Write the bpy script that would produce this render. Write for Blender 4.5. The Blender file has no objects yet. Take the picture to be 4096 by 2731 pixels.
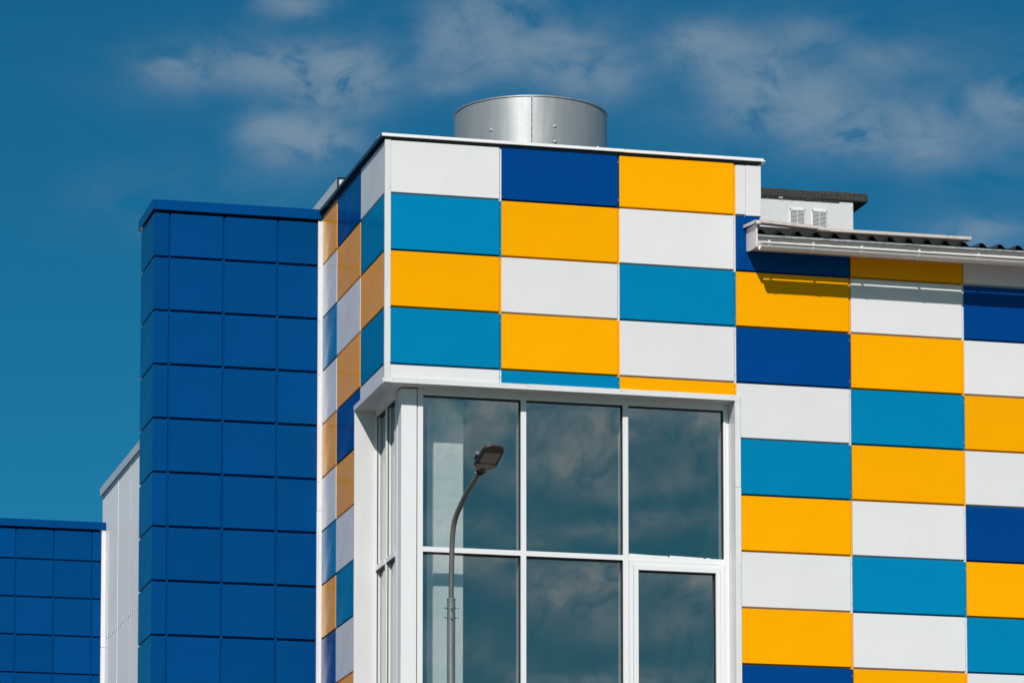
import bpy, bmesh, math, random
from mathutils import Vector, Matrix
random.seed(7)
R = math.radians
S = bpy.context.scene
COL = S.collection

# ------------------------------------------------------------------ materials
def newmat(name):
    m = bpy.data.materials.new(name); m.use_nodes = True
    nt = m.node_tree
    return m, nt, nt.nodes['Principled BSDF']

def paint(name, rgb, rough=.19, spec=.5, tint=None, metallic=0., var=.075, bump=.02, bscale=1.3, dirt=.0, dirtcol=(.12, .1, .08), coat=0.):
    """painted sheet metal: faint tone variation per piece, slight oil canning, optional rain streaks"""
    m, nt, b = newmat(name)
    N = nt.nodes.new; L = nt.links.new
    tc = N('ShaderNodeTexCoord')
    oi = N('ShaderNodeObjectInfo')
    n1 = N('ShaderNodeTexNoise'); n1.inputs['Scale'].default_value = 2.2; n1.inputs['Detail'].default_value = 5
    L(tc.outputs['Object'], n1.inputs['Vector'])
    add = N('ShaderNodeMath'); add.operation = 'ADD'
    L(n1.outputs['Fac'], add.inputs[0]); L(oi.outputs['Random'], add.inputs[1])
    mr = N('ShaderNodeMapRange'); mr.inputs['From Min'].default_value = .3; mr.inputs['From Max'].default_value = 1.7
    mr.inputs['To Min'].default_value = 1 - var; mr.inputs['To Max'].default_value = 1 + var
    L(add.outputs[0], mr.inputs['Value'])
    mul = N('ShaderNodeVectorMath'); mul.operation = 'SCALE'
    mul.inputs[0].default_value = rgb
    L(mr.outputs[0], mul.inputs['Scale'])
    col = mul.outputs[0]
    if dirt > 0:
        mp = N('ShaderNodeMapping'); mp.inputs['Scale'].default_value = (9, 9, .7)
        L(tc.outputs['Object'], mp.inputs['Vector'])
        n2 = N('ShaderNodeTexNoise'); n2.inputs['Scale'].default_value = 1.6; n2.inputs['Detail'].default_value = 6
        L(mp.outputs[0], n2.inputs['Vector'])
        r2 = N('ShaderNodeMapRange'); r2.inputs['From Min'].default_value = .5; r2.inputs['From Max'].default_value = .85
        r2.inputs['To Max'].default_value = dirt
        L(n2.outputs['Fac'], r2.inputs['Value'])
        mx = N('ShaderNodeMix'); mx.data_type = 'RGBA'
        L(r2.outputs[0], mx.inputs['Factor']); L(col, mx.inputs['A'])
        mx.inputs['B'].default_value = (*dirtcol, 1)
        col = mx.outputs['Result']
    L(col, b.inputs['Base Color'])
    b.inputs['Roughness'].default_value = rough
    b.inputs['Specular IOR Level'].default_value = spec
    if tint: b.inputs['Specular Tint'].default_value = (*tint, 1)
    b.inputs['Metallic'].default_value = metallic
    if coat:
        b.inputs['Coat Weight'].default_value = coat; b.inputs['Coat Roughness'].default_value = .12
    if bump:
        n3 = N('ShaderNodeTexNoise'); n3.inputs['Scale'].default_value = bscale; n3.inputs['Detail'].default_value = 1.5
        L(tc.outputs['Object'], n3.inputs['Vector'])
        bp = N('ShaderNodeBump'); bp.inputs['Strength'].default_value = 1.0; bp.inputs['Distance'].default_value = bump
        L(n3.outputs['Fac'], bp.inputs['Height']); L(bp.outputs[0], b.inputs['Normal'])
    return m

M = {}
M['white'] = paint('white_panel_paint', (.768, .758, .764), dirt=.03, var=.035)
M['yellow'] = paint('yellow_panel_paint', (.97, .40, .001), tint=(1., .5, .03))
M['sky_blue'] = paint('light_blue_panel_paint', (.001, .215, .435), tint=(.02, .6, 1.))
M['blue'] = paint('dark_blue_panel_paint', (.001, .052, .235), tint=(.02, .4, 1.))
M['block_blue'] = paint('blue_cassette_paint', (.001, .058, .212), rough=.19, var=.11, tint=(.02, .4, 1.))
M['trim'] = paint('white_trim_paint', (.755, .75, .755), bump=.004, bscale=4, dirt=.10)
M['frame'] = paint('white_window_frame', (.82, .82, .83), bump=0, rough=.25, var=.02)
M['coping'] = paint('white_coping_sheet', (.80, .80, .80), bump=.004, bscale=5, dirt=.12)
M['dark_hem_shade'] = paint('dark_hem_and_shade', (.03, .03, .032), bump=0)  # dark hems and edges; also the shade painted onto the side coping
M['grey_sheet'] = paint('grey_white_sheet', (.60, .62, .65), bump=.004, bscale=3, rough=.3)
M['gutter'] = paint('off_white_gutter_paint', (.74, .70, .67), bump=.002, bscale=6, dirt=.15, rough=.3)
M['verge'] = paint('weathered_beige_flashing', (.62, .55, .51), bump=.004, bscale=8, dirt=.35, rough=.4)
M['roof'] = paint('graphite_roof_sheet', (.028, .027, .027), bump=.003, bscale=6, rough=.42, dirt=.2)
M['rubber'] = paint('black_gasket', (.012, .012, .013), bump=0, rough=.6)
M['lamp'] = paint('dark_lamp_casting', (.022, .021, .021), bump=.001, bscale=30, rough=.45)
M['lamp_lens'] = paint('brown_grey_lens', (.27, .22, .19), bump=0, rough=.3)
M['led'] = paint('pale_led_dots', (.36, .32, .28), bump=0, rough=.4)
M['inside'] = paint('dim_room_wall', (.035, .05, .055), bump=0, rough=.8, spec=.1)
M['plaster'] = paint('painted_pillar_plaster', (.88, .88, .86), bump=.012, bscale=9, rough=.7, dirt=.2, dirtcol=(.42, .40, .36))
M['core'] = paint('backing_membrane', (.03, .03, .032), bump=0, rough=.8)
M['screw'] = paint('zinc_screw', (.62, .62, .62), bump=0, metallic=.7, rough=.3)

def galvanised(name, base, streak=1., metallic=.75, rough=.36):
    m, nt, b = newmat(name); N = nt.nodes.new; L = nt.links.new
    tc = N('ShaderNodeTexCoord')
    mp = N('ShaderNodeMapping'); mp.inputs['Scale'].default_value = (7, 7, .8)
    L(tc.outputs['Object'], mp.inputs['Vector'])
    n = N('ShaderNodeTexNoise'); n.inputs['Scale'].default_value = 2.; n.inputs['Detail'].default_value = 8; n.inputs['Roughness'].default_value = .65
    L(mp.outputs[0], n.inputs['Vector'])
    v = N('ShaderNodeTexVoronoi'); v.inputs['Scale'].default_value = 55
    L(tc.outputs['Object'], v.inputs['Vector'])
    ad = N('ShaderNodeMath'); ad.operation = 'MULTIPLY_ADD'; ad.inputs[1].default_value = .25
    L(v.outputs['Distance'], ad.inputs[0]); L(n.outputs['Fac'], ad.inputs[2])
    cr = N('ShaderNodeMapRange'); cr.inputs['From Min'].default_value = .35; cr.inputs['From Max'].default_value = .9
    cr.inputs['To Min'].default_value = 1 - .28 * streak; cr.inputs['To Max'].default_value = 1 + .18 * streak
    L(ad.outputs[0], cr.inputs['Value'])
    sc_ = N('ShaderNodeVectorMath'); sc_.operation = 'SCALE'; sc_.inputs[0].default_value = base
    L(cr.outputs[0], sc_.inputs['Scale']); L(sc_.outputs[0], b.inputs['Base Color'])
    b.inputs['Metallic'].default_value = metallic
    rr = N('ShaderNodeMapRange'); rr.inputs['To Min'].default_value = rough - .06; rr.inputs['To Max'].default_value = rough + .12
    L(n.outputs['Fac'], rr.inputs['Value']); L(rr.outputs[0], b.inputs['Roughness'])
    bp = N('ShaderNodeBump'); bp.inputs['Distance'].default_value = .004; bp.inputs['Strength'].default_value = .6
    n4 = N('ShaderNodeTexNoise'); n4.inputs['Scale'].default_value = 3
    L(tc.outputs['Object'], n4.inputs['Vector']); L(n4.outputs['Fac'], bp.inputs['Height']); L(bp.outputs[0], b.inputs['Normal'])
    return m
M['galv'] = galvanised('galvanised_duct', (.47, .48, .485), .35, .60, .40)
M['galv_pole'] = galvanised('galvanised_pole', (.23, .24, .255), 1.3, .55, .42)
M['arm'] = galvanised('shaded_galvanised_arm', (.15, .15, .15), 1.3, .35, .45)  # galvanised like the pole; shade of its underside put into a darker base
M['galv_strip'] = galvanised('galvanised_drip_edge', (.55, .56, .58), 1.6, .6, .4)

def bitumen():
    m, nt, b = newmat('bitumen_felt'); N = nt.nodes.new; L = nt.links.new
    tc = N('ShaderNodeTexCoord')
    n = N('ShaderNodeTexNoise'); n.inputs['Scale'].default_value = 90; n.inputs['Detail'].default_value = 3
    L(tc.outputs['Object'], n.inputs['Vector'])
    r = N('ShaderNodeValToRGB'); e = r.color_ramp.elements
    e[0].position = .42; e[0].color = (.018, .018, .018, 1); e[1].position = .75; e[1].color = (.12, .12, .115, 1)
    L(n.outputs['Fac'], r.inputs[0]); L(r.outputs[0], b.inputs['Base Color'])
    b.inputs['Roughness'].default_value = .9
    bp = N('ShaderNodeBump'); bp.inputs['Distance'].default_value = .01
    L(n.outputs['Fac'], bp.inputs['Height']); L(bp.outputs[0], b.inputs['Normal'])
    return m
M['bitumen'] = bitumen()

def ground_mat(name, c1, c2, scale):
    m, nt, b = newmat(name); N = nt.nodes.new; L = nt.links.new
    tc = N('ShaderNodeTexCoord')
    n = N('ShaderNodeTexNoise'); n.inputs['Scale'].default_value = scale; n.inputs['Detail'].default_value = 8
    L(tc.outputs['Object'], n.inputs['Vector'])
    r = N('ShaderNodeValToRGB'); e = r.color_ramp.elements
    e[0].position = .3; e[0].color = (*c1, 1); e[1].position = .7; e[1].color = (*c2, 1)
    L(n.outputs['Fac'], r.inputs[0]); L(r.outputs[0], b.inputs['Base Color'])
    b.inputs['Roughness'].default_value = .9
    return m
M['ground'] = ground_mat('dry_ground', (.085, .085, .06), (.15, .135, .11), .4)
M['paving'] = ground_mat('pale_paving', (.11, .107, .10), (.18, .175, .165), 1.5)

def glass():
    m = bpy.data.materials.new('tinted_window_glass'); m.use_nodes = True
    nt = m.node_tree; nt.nodes.clear(); N = nt.nodes.new; L = nt.links.new
    out = N('ShaderNodeOutputMaterial')
    tr = N('ShaderNodeBsdfTransparent'); tr.inputs['Color'].default_value = (.955, .975, .97, 1)
    gl = N('ShaderNodeBsdfGlossy'); gl.inputs['Roughness'].default_value = 0.0; gl.inputs['Color'].default_value = (.90, .95, .92, 1)
    fr = N('ShaderNodeLayerWeight'); fr.inputs['Blend'].default_value = .5
    pw = N('ShaderNodeMath'); pw.operation = 'POWER'; pw.inputs[1].default_value = 5.; L(fr.outputs['Facing'], pw.inputs[0])
    ad = N('ShaderNodeMath'); ad.operation = 'ADD'; ad.inputs[1].default_value = GLASS_EXTRA; ad.use_clamp = True
    tc = N('ShaderNodeTexCoord'); n = N('ShaderNodeTexNoise'); n.inputs['Scale'].default_value = .8; n.inputs['Detail'].default_value = 0
    L(tc.outputs['Object'], n.inputs['Vector'])
    bp = N('ShaderNodeBump'); bp.inputs['Distance'].default_value = .0025; L(n.outputs['Fac'], bp.inputs['Height'])
    L(bp.outputs[0], gl.inputs['Normal'])
    L(pw.outputs[0], ad.inputs[0])
    mx = N('ShaderNodeMixShader'); L(ad.outputs[0], mx.inputs[0]); L(tr.outputs[0], mx.inputs[1]); L(gl.outputs[0], mx.inputs[2])
    L(mx.outputs[0], out.inputs['Surface'])
    return m
GLASS_EXTRA = .215
M['glass'] = glass()

# ------------------------------------------------------------------ mesh helpers
class MB:
    """collects shapes in world metres; build() links them as ONE mesh object"""
    def __init__(s): s.bm = bmesh.new(); s.mats = []
    def mi(s, mat):
        if mat not in s.mats: s.mats.append(mat)
        return s.mats.index(mat)
    def _fin(s, faces, mat, smooth=False):
        i = s.mi(mat)
        for f in faces: f.material_index = i; f.smooth = smooth
    def box(s, x0, x1, y0, y1, z0, z1, mat, bevel=0., jit=None):
        if x0 > x1: x0, x1 = x1, x0
        if y0 > y1: y0, y1 = y1, y0
        if z0 > z1: z0, z1 = z1, z0
        t = bmesh.new(); r = bmesh.ops.create_cube(t, size=1.)
        for v in t.verts:
            v.co = Vector(((x0 + x1) / 2 + v.co.x * (x1 - x0), (y0 + y1) / 2 + v.co.y * (y1 - y0), (z0 + z1) / 2 + v.co.z * (z1 - z0)))
            if jit: v.co += Vector(jit(v.co))
        if bevel: bmesh.ops.bevel(t, geom=t.edges[:], offset=bevel, segments=1, affect='EDGES', profile=.5)
        s.merge(t, mat)
    def merge(s, t, mat, smooth=False):
        vm = [s.bm.verts.new(v.co) for v in t.verts]
        t.verts.index_update()
        fs = [s.bm.faces.new([vm[v.index] for v in f.verts]) for f in t.faces]
        s._fin(fs, mat, smooth); t.free()
    def prism(s, pts, axis, a, b, mat, closed=True):
        """extrude a 2D outline along an axis ('x': pts are (y,z); 'y': (x,z); 'z': (x,y))"""
        def mk(p, w):
            return {'x': (w, p[0], p[1]), 'y': (p[0], w, p[1]), 'z': (p[0], p[1], w)}[axis]
        A = [s.bm.verts.new(mk(p, a)) for p in pts]; B = [s.bm.verts.new(mk(p, b)) for p in pts]
        n = len(pts); fs = []
        for i in range(n if closed else n - 1):
            j = (i + 1) % n; fs.append(s.bm.faces.new((A[i], A[j], B[j], B[i])))
        if closed: fs += [s.bm.faces.new(A[::-1]), s.bm.faces.new(B)]
        s._fin(fs, mat)
    def tube(s, path, rad, mat, seg=20, cap=True, smooth=True):
        path = [Vector(p) for p in path]; rings = []
        if not hasattr(rad, '__len__'): rad = [rad] * len(path)
        up = None
        for i, p in enumerate(path):
            d = (path[min(i + 1, len(path) - 1)] - path[max(i - 1, 0)]).normalized()
            if up is None:
                up = d.orthogonal().normalized()
            up = (up - d * up.dot(d)).normalized(); sd = d.cross(up)
            rings.append([s.bm.verts.new(p + (up * math.cos(2 * math.pi * k / seg) + sd * math.sin(2 * math.pi * k / seg)) * rad[i]) for k in range(seg)])
        fs = []
        for a, b in zip(rings, rings[1:]):
            for k in range(seg): fs.append(s.bm.faces.new((a[k], a[(k + 1) % seg], b[(k + 1) % seg], b[k])))
        s._fin(fs, mat, smooth)
        if cap:
            for rg in (rings[0][::-1], rings[-1]): s._fin([s.bm.faces.new([s.bm.verts.new(v.co) for v in rg])], mat)
    def dome(s, c, n, r, mat, h=.6):
        """small screw or rivet head"""
        c = Vector(c); n = Vector(n).normalized(); u = n.orthogonal().normalized(); w = n.cross(u); k = 8
        rings = []
        for a, rr in ((0., 1.), (.6, .85), (1., .45)):
            rings.append([s.bm.verts.new(c + n * (r * h * a) + (u * math.cos(2 * math.pi * i / k) + w * math.sin(2 * math.pi * i / k)) * r * rr) for i in range(k)])
        fs = []
        for a, b in zip(rings, rings[1:]):
            for i in range(k): fs.append(s.bm.faces.new((a[i], a[(i + 1) % k], b[(i + 1) % k], b[i])))
        fs.append(s.bm.faces.new(rings[-1])); s._fin(fs, mat, True)
    def build(s, name, parent=None, label=None, origin=None):
        bmesh.ops.recalc_face_normals(s.bm, faces=s.bm.faces[:])
        if origin is None:
            lo = [min(v.co[i] for v in s.bm.verts) for i in range(3)]; hi = [max(v.co[i] for v in s.bm.verts) for i in range(3)]
            origin = Vector([(a + b) / 2 for a, b in zip(lo, hi)])
        origin = Vector(origin)
        for v in s.bm.verts: v.co -= origin
        me = bpy.data.meshes.new(name); s.bm.to_mesh(me); s.bm.free()
        for m in s.mats: me.materials.append(m)
        o = bpy.data.objects.new(name, me); COL.objects.link(o)
        WORLD[o.name] = origin.copy()
        o.location = origin
        if parent is not None:
            o.parent = parent; o.location = origin - WORLD[parent.name]
        if label: o['label'] = label
        return o
WORLD = {}
def thing(name, loc, label, cat, group=None):
    o = bpy.data.objects.new(name, None); COL.objects.link(o); o.location = loc; WORLD[o.name] = Vector(loc)
    o.empty_display_size = .3
    o['label'] = label; o['category'] = cat
    if group: o['group'] = group
    return o

# ------------------------------------------------------------------ camera
cam = bpy.data.cameras.new('camera'); co = bpy.data.objects.new('camera', cam); COL.objects.link(co)
co.location = (-9.213, -42.039, 1.6); co.rotation_euler = (R(90 + 5.65), 0, R(-14.11))
cam.sensor_width = 36; cam.lens = 16960 * 36 / 4096; cam.shift_y = (3499 - 1365.5) / 4096
cam.clip_start = .5; cam.clip_end = 6000
S.camera = co

# ------------------------------------------------------------------ light
SUN = Vector((.485, 1., -.87)).normalized()          # direction the light travels
sl = bpy.data.lights.new('sun', 'SUN'); so = bpy.data.objects.new('sun', sl); COL.objects.link(so)
sl.energy = 3.8; sl.angle = R(.53); sl.color = (1., .955, .91)
so.rotation_euler = SUN.to_track_quat('-Z', 'Y').to_euler(); so.location = (-20, -30, 40)
elev = math.asin(-SUN.z)
az = math.atan2(-SUN.x, -SUN.y)                       # compass bearing of the sun from +Y towards +X

W = bpy.data.worlds.new('World'); S.world = W; W.use_nodes = True
nt = W.node_tree; nt.nodes.clear(); N = nt.nodes.new; L = nt.links.new
out = N('ShaderNodeOutputWorld'); bg = N('ShaderNodeBackground'); L(bg.outputs[0], out.inputs[0])
sky = N('ShaderNodeTexSky'); sky.sky_type = 'NISHITA'; sky.sun_disc = False
sky.sun_elevation = elev; sky.sun_rotation = az; sky.air_density = 1.0; sky.dust_density = .3; sky.ozone_density = 4.0; sky.altitude = 1500
tint = N('ShaderNodeVectorMath'); tint.operation = 'MULTIPLY'; tint.inputs[1].default_value = SKY_TINT = (.055, .46, .53)
L(sky.outputs[0], tint.inputs[0])
# the sky whitens towards the sun
dotn = N('ShaderNodeVectorMath'); dotn.operation = 'DOT_PRODUCT'; dotn.inputs[1].default_value = -SUN
tcg = N('ShaderNodeTexCoord'); L(tcg.outputs['Generated'], dotn.inputs[0])
glow = N('ShaderNodeMapRange'); glow.interpolation_type = 'SMOOTHSTEP'; glow.inputs['From Min'].default_value = .1; glow.inputs['From Max'].default_value = .95
L(dotn.outputs['Value'], glow.inputs['Value'])
tmix = N('ShaderNodeMix'); tmix.data_type = 'RGBA'; tmix.inputs['A'].default_value = (.055, .46, .53, 1); tmix.inputs['B'].default_value = (.24, .56, .46, 1)
L(glow.outputs[0], tmix.inputs['Factor']); L(tmix.outputs['Result'], tint.inputs[1])
geo = N('ShaderNodeTexCoord'); sep = N('ShaderNodeSeparateXYZ'); L(geo.outputs['Generated'], sep.inputs[0])
def mth(op, a, b=None, clamp=False):
    n = N('ShaderNodeMath'); n.operation = op; n.use_clamp = clamp
    for i, v in enumerate((a, b)):
        if v is None: continue
        if isinstance(v, (int, float)): n.inputs[i].default_value = v
        else: L(v, n.inputs[i])
    return n.outputs[0]
AZ = mth('MULTIPLY', mth('ARCTAN2', sep.outputs[0], sep.outputs[1]), 57.29578)
EL = mth('MULTIPLY', mth('ARCSINE', sep.outputs[2]), 57.29578)
ae = N('ShaderNodeCombineXYZ'); L(AZ, ae.inputs[0]); L(EL, ae.inputs[1])
# cloud banks: bearing, elevation, half width, half height (degrees), density
BANKS = [(11.80, 16.26, .52, .34, 1.75), (11.25, 16.40, .55, .30, .95), (10.3, 16.42, .75, .30, .72), (9.4, 16.35, .38, .22, .60), (11.1, 17.22, .42, .18, .75),
         (13.6, 16.80, .70, .34, 1.1), (14.6, 16.62, .65, .36, .80), (15.3, 16.30, .50, .28, .75), (13.2, 16.25, .40, .22, .5), (13.9, 17.25, .7, .2, .5),
         (11.0, 15.52, .50, .26, 1.5), (11.6, 15.40, .38, .20, 1.0), (16.75, 16.72, .50, .24, 1.25), (17.35, 16.35, .55, .34, 1.25), (18.1, 15.95, .65, .34, 1.1), (18.9, 15.55, .75, .34, .85), (19.8, 15.45, .55, .34, .75),
         (21.0, 15.85, .55, .32, .80), (18.2, 16.8, .45, .2, .45), (20.5, 14.15, .55, .22, .70), (17.3, 15.7, .4, .2, .45), (19.2, 16.5, .5, .2, .30)
]
VEILS = [(10.6, 16.3, 1.7, .5, .35), (14.2, 16.7, 1.6, .55, .45), (18.3, 16.2, 2.2, .75, .50), (20.5, 15.4, 1.2, .6, .35), (11.2, 15.3, 1.0, .4, .25), (9.6, 14.6, 1.6, .5, .15), (20.4, 14.2, 1.0, .35, .2)]
BANKS2 = [                                             # behind the photographer, seen mirrored in the glazing
         (166.2, 11.9, .75, .42, .9), (164.6, 11.75, .55, .50, .9), (163.2, 11.6, .6, .40, .85), (167.6, 12.0, .7, .35, .7), (165.2, 11.25, .7, .3, .55),
         (163.8, 10.9, 1.1, .2, .4), (166.6, 10.6, .9, .2, .35), (164.2, 10.3, .8, .22, .5), (162.6, 10.35, .6, .2, .4), (165.6, 10.2, .6, .18, .4)]
def bank_density(banks):
    dens = None
    for (a, e, wa, we, d) in banks:
        u = mth('MULTIPLY', mth('SUBTRACT', AZ, a), 1 / wa); v = mth('MULTIPLY', mth('SUBTRACT', EL, e), 1 / we)
        q = mth('ADD', mth('MULTIPLY', u, u), mth('MULTIPLY', v, v))
        g = mth('MULTIPLY', mth('EXPONENT', mth('MULTIPLY', q, -1.0)), d)
        dens = g if dens is None else mth('ADD', dens, g)
    return dens
def fractal(scale, rough, gain, off, rot, loc_, dist=.35, sy=1.7):
    n1 = N('ShaderNodeTexNoise'); n1.inputs['Scale'].default_value = scale; n1.inputs['Detail'].default_value = 8; n1.inputs['Roughness'].default_value = rough; n1.inputs['Distortion'].default_value = dist
    mp = N('ShaderNodeMapping'); mp.inputs['Scale'].default_value = (1., sy, 1.); mp.inputs['Rotation'].default_value = (0, 0, R(rot)); mp.inputs['Location'].default_value = loc_
    L(ae.outputs[0], mp.inputs[0]); L(mp.outputs[0], n1.inputs['Vector'])
    nz = mth('MULTIPLY_ADD', n1.outputs['Fac'], gain); nz.node.inputs[2].default_value = off
    return nz
raw = mth('ADD', mth('MULTIPLY', bank_density(BANKS), mth('MAXIMUM', fractal(1.15, .58, 4.6, -1.55, -18, (3.1, 7.7, 0), .5, 1.5), 0.)),
          mth('MULTIPLY', bank_density(VEILS), mth('MAXIMUM', fractal(.8, .58, 2.6, -.85, -25, (8.3, 1.7, 0), .4, 1.9), 0.)))
cl = mth('SUBTRACT', 1., mth('EXPONENT', mth('MULTIPLY', raw, -1.45)))
cl2 = mth('MULTIPLY', bank_density(BANKS2), fractal(2.3, .56, 3.6, -.95, 20, (1.7, 4.2, 0), .6, 1.3), True)
cl = mth('MAXIMUM', cl, cl2)
# unseen high cloud, added above the view as neutral fill for the shade
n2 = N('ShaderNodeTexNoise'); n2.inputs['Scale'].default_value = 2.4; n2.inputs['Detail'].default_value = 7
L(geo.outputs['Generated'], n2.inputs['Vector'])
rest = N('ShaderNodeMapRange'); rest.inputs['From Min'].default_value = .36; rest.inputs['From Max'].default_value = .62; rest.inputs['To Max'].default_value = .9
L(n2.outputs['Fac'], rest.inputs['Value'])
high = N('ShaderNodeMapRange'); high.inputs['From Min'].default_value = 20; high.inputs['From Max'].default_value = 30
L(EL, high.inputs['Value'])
fill_cloud = mth('MULTIPLY', rest.outputs[0], high.outputs[0])
cl = mth('MAXIMUM', cl, fill_cloud, True)
mx = N('ShaderNodeMix'); mx.data_type = 'RGBA'
L(cl, mx.inputs['Factor']); L(tint.outputs[0], mx.inputs['A'])
# cloud brightness follows the sky behind it, whitened
cw = N('ShaderNodeVectorMath'); cw.operation = 'MULTIPLY_ADD'; cw.inputs[1].default_value = (.30, .30, .30); cw.inputs[2].default_value = (1.30, 1.85, 2.1)
L(sky.outputs[0], cw.inputs[0])
sunlit = mth('MAXIMUM', mth('MULTIPLY', high.outputs[0], .8), mth('MULTIPLY', glow.outputs[0], .62))  # the added high cloud is whitened so it brightens shaded faces
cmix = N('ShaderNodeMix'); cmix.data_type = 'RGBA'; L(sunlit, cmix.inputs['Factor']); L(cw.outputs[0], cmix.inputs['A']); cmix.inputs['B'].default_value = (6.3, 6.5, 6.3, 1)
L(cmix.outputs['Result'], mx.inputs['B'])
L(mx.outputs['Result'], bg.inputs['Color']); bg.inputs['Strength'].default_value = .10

# ------------------------------------------------------------------ ground
mb = MB(); mb.box(-2500, 2500, -2500, 2500, -.5, 0, M['ground']); g = mb.build('ground'); g['kind'] = 'structure'
mb = MB(); mb.box(-40, 40, -34, 40, .004, .12, M['paving']); g = mb.build('pavement'); g['kind'] = 'structure'

# ------------------------------------------------------------------ the chequered building
BLD = thing('checkered_building', (2, 1.5, 0), 'flat roofed building clad in yellow, white and blue checkered panels, with a glazed corner', 'building')
PITCH = .5985; ROW0 = 12.970; GAP = .021
def zb(k): return ROW0 - PITCH * k
def zt(k): return 13.515 if k == 0 else zb(k - 1) - GAP
CN = {'W': ('white', 'white cladding panel'), 'Y': ('yellow', 'yellow cladding panel'), 'L': ('sky_blue', 'light blue cladding panel'), 'D': ('blue', 'dark blue cladding panel')}
TH = .022                                              # cassette depth in front of its flange
def jitter(ax):
    d = {}
    def f(c):
        k = (round(c.x, 3), round(c.y, 3), round(c.z, 3))
        if k not in d: d[k] = random.uniform(-.0012, .0012)
        return (d[k], 0, 0) if ax == 'x' else (0, d[k], 0)
    return f
def front_panel(x0, x1, z0, z1, c, y=0., parent=BLD, right=.0235, below=GAP, proud=0., name='cladding_panel', screws=True, label=True):
    mat = M[CN[c][0]]; mb = MB()
    mb.box(x0, x1, y - proud, y + TH, z0, z1, mat, .003, jitter('y'))
    # flange shown in the joint on its right and below
    mb.box(x1 - .008, x1 + right, y + TH - .006, y + TH + .002, z0 - below + .001, z1 - .001, mat)
    mb.box(x0 + .002, x1 + right, y + TH + .010, y + TH + .0135, z0 - below + .001, z1 - .001, mat)
    if screws and right > .01:
        for zz in (z0 + .07, z1 - .07): mb.dome((x1 + right * .5, y + TH - .006, zz), (0, -1, 0), .006, M['screw'])
    return mb.build(name, parent, CN[c][1] if label else None)
def side_panel(y0, y1, z0, z1, c, x=0., parent=BLD, near=.024, name='cladding_panel', cut=None):
    mat = M[CN[c][0]]; mb = MB()
    if cut:                                            # L-shaped piece over the window head
        cy, cz = cut
        pts = [(y0, cz), (cy, cz), (cy, z0), (y1, z0), (y1, z1), (y0, z1)]
        mb.prism(pts, 'x', x, x + TH, mat)
    else:
        mb.box(x, x + TH, y0, y1, z0, z1, mat, .003, jitter('x'))
        mb.box(x + TH - .008, x + TH + .002, y0 - near, y0 + .01, z0 - GAP + .001, z1 - .001, mat)
        mb.box(x + TH + .008, x + TH + .0135, y0 - near, y1 - .002, z0 - GAP + .001, z1 - .001, mat)
    return mb.build(name, parent, CN[c][1])

FX = [(.062, 1.219), (1.243, 2.497), (2.520, 3.771), (3.795, 5.042), (5.069, 6.318), (6.342, 7.592), (7.616, 8.866), (8.890, 10.14)]
tower = ['WDY', 'LYW', 'YWL', 'LYW']
for k, row in enumerate(tower):
    for i, c in enumerate(row): front_panel(*FX[i], zb(k), zt(k), c)
for i, c in enumerate('WLY'): front_panel(*FX[i], 11.019, zt(4), c, below=0)
front_panel(3.795, 3.902, zb(0), 13.50, 'W', right=.001)
front_panel(3.904, 4.073, zb(0) - .012, 13.50, 'W', right=0, proud=.008, below=.005)
wing = {3: ' DYDWLYWYD', 4: ' YWYLYWLWY', 5: ' WDWYWDYLW', 6: ' LWYDWLWYW'}
for i, colr in wing.items():
    for k in range(1, len(colr)):
        if k == 1 and i == 3:                           # notched round the eave
            front_panel(FX[i][0], 3.903, zb(k), zt(k), colr[k], right=.002)
            mb = MB(); mb.box(3.9055, 4.06, 0, TH, 12.60, zt(k), M['blue']); mb.box(3.9055, FX[i][1], 0, TH, zb(k), 12.598, M['blue']); mb.box(3.9055, FX[i][1] + .0235, TH + .010, TH + .0135, zb(k) - GAP, 12.59, M['blue']); mb.box(FX[i][1] - .008, FX[i][1] + .0235, TH - .006, TH + .002, zb(k) - GAP, 12.59, M['blue'])
            mb.build('cladding_panel', BLD, 'dark blue cladding panel')
            continue
        front_panel(*FX[i], zb(k), 12.598 if k == 1 else zt(k), colr[k])
SY = [(.035, 1.203), (1.227, 2.430), (2.454, 3.232)]
side = {0: 'WLYL', 1: 'DYWYDYWLWY', 2: 'YWLWYWLYDY'}
for i, colr in side.items():
    for k, c in enumerate(colr):
        y0, y1 = SY[i]
        if i == 1 and k == 4:
            side_panel(y0, y1, zb(k), zt(k), c, cut=(1.487, 11.019)); continue
        if i == 1 and k > 4: y0 = 1.487
        side_panel(y0, y1, zb(k), zt(k), c, near=0 if (i == 0 or (i == 1 and k > 4)) else .024)
side_panel(SY[0][0], SY[0][1], 11.019, zt(4), 'W', near=0)
# cladding below the picture, down to the ground
mb = MB(); cyc = ['white', 'yellow', 'sky_blue', 'blue', 'white', 'yellow']
for i in range(8):
    for k in range(10, 21):
        if i < 3 and k < 14: continue
        mb.box(FX[i][0], FX[i][1], 0, TH, zb(k), zt(k), M[cyc[(i * 2 + k * 5) % 6]])
for k in range(10, 21):
    for i in (1, 2):
        y0, y1 = SY[i]
        if i == 1 and k < 14: y0 = 1.487
        mb.box(0, TH, y0, y1, zb(k), zt(k), M[cyc[(i * 3 + k * 5) % 6]])
    if k >= 14: mb.box(0, TH, SY[0][0], SY[0][1], zb(k), zt(k), M[cyc[(k * 5 + 4) % 6]])
for k in range(0, 10): mb.box(FX[7][0], FX[7][1], 0, TH, zb(k), min(zt(k), 12.5), M[cyc[(k * 5 + 1) % 6]]) if k > 0 else None
mb.build('lower_cladding', BLD)
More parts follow.
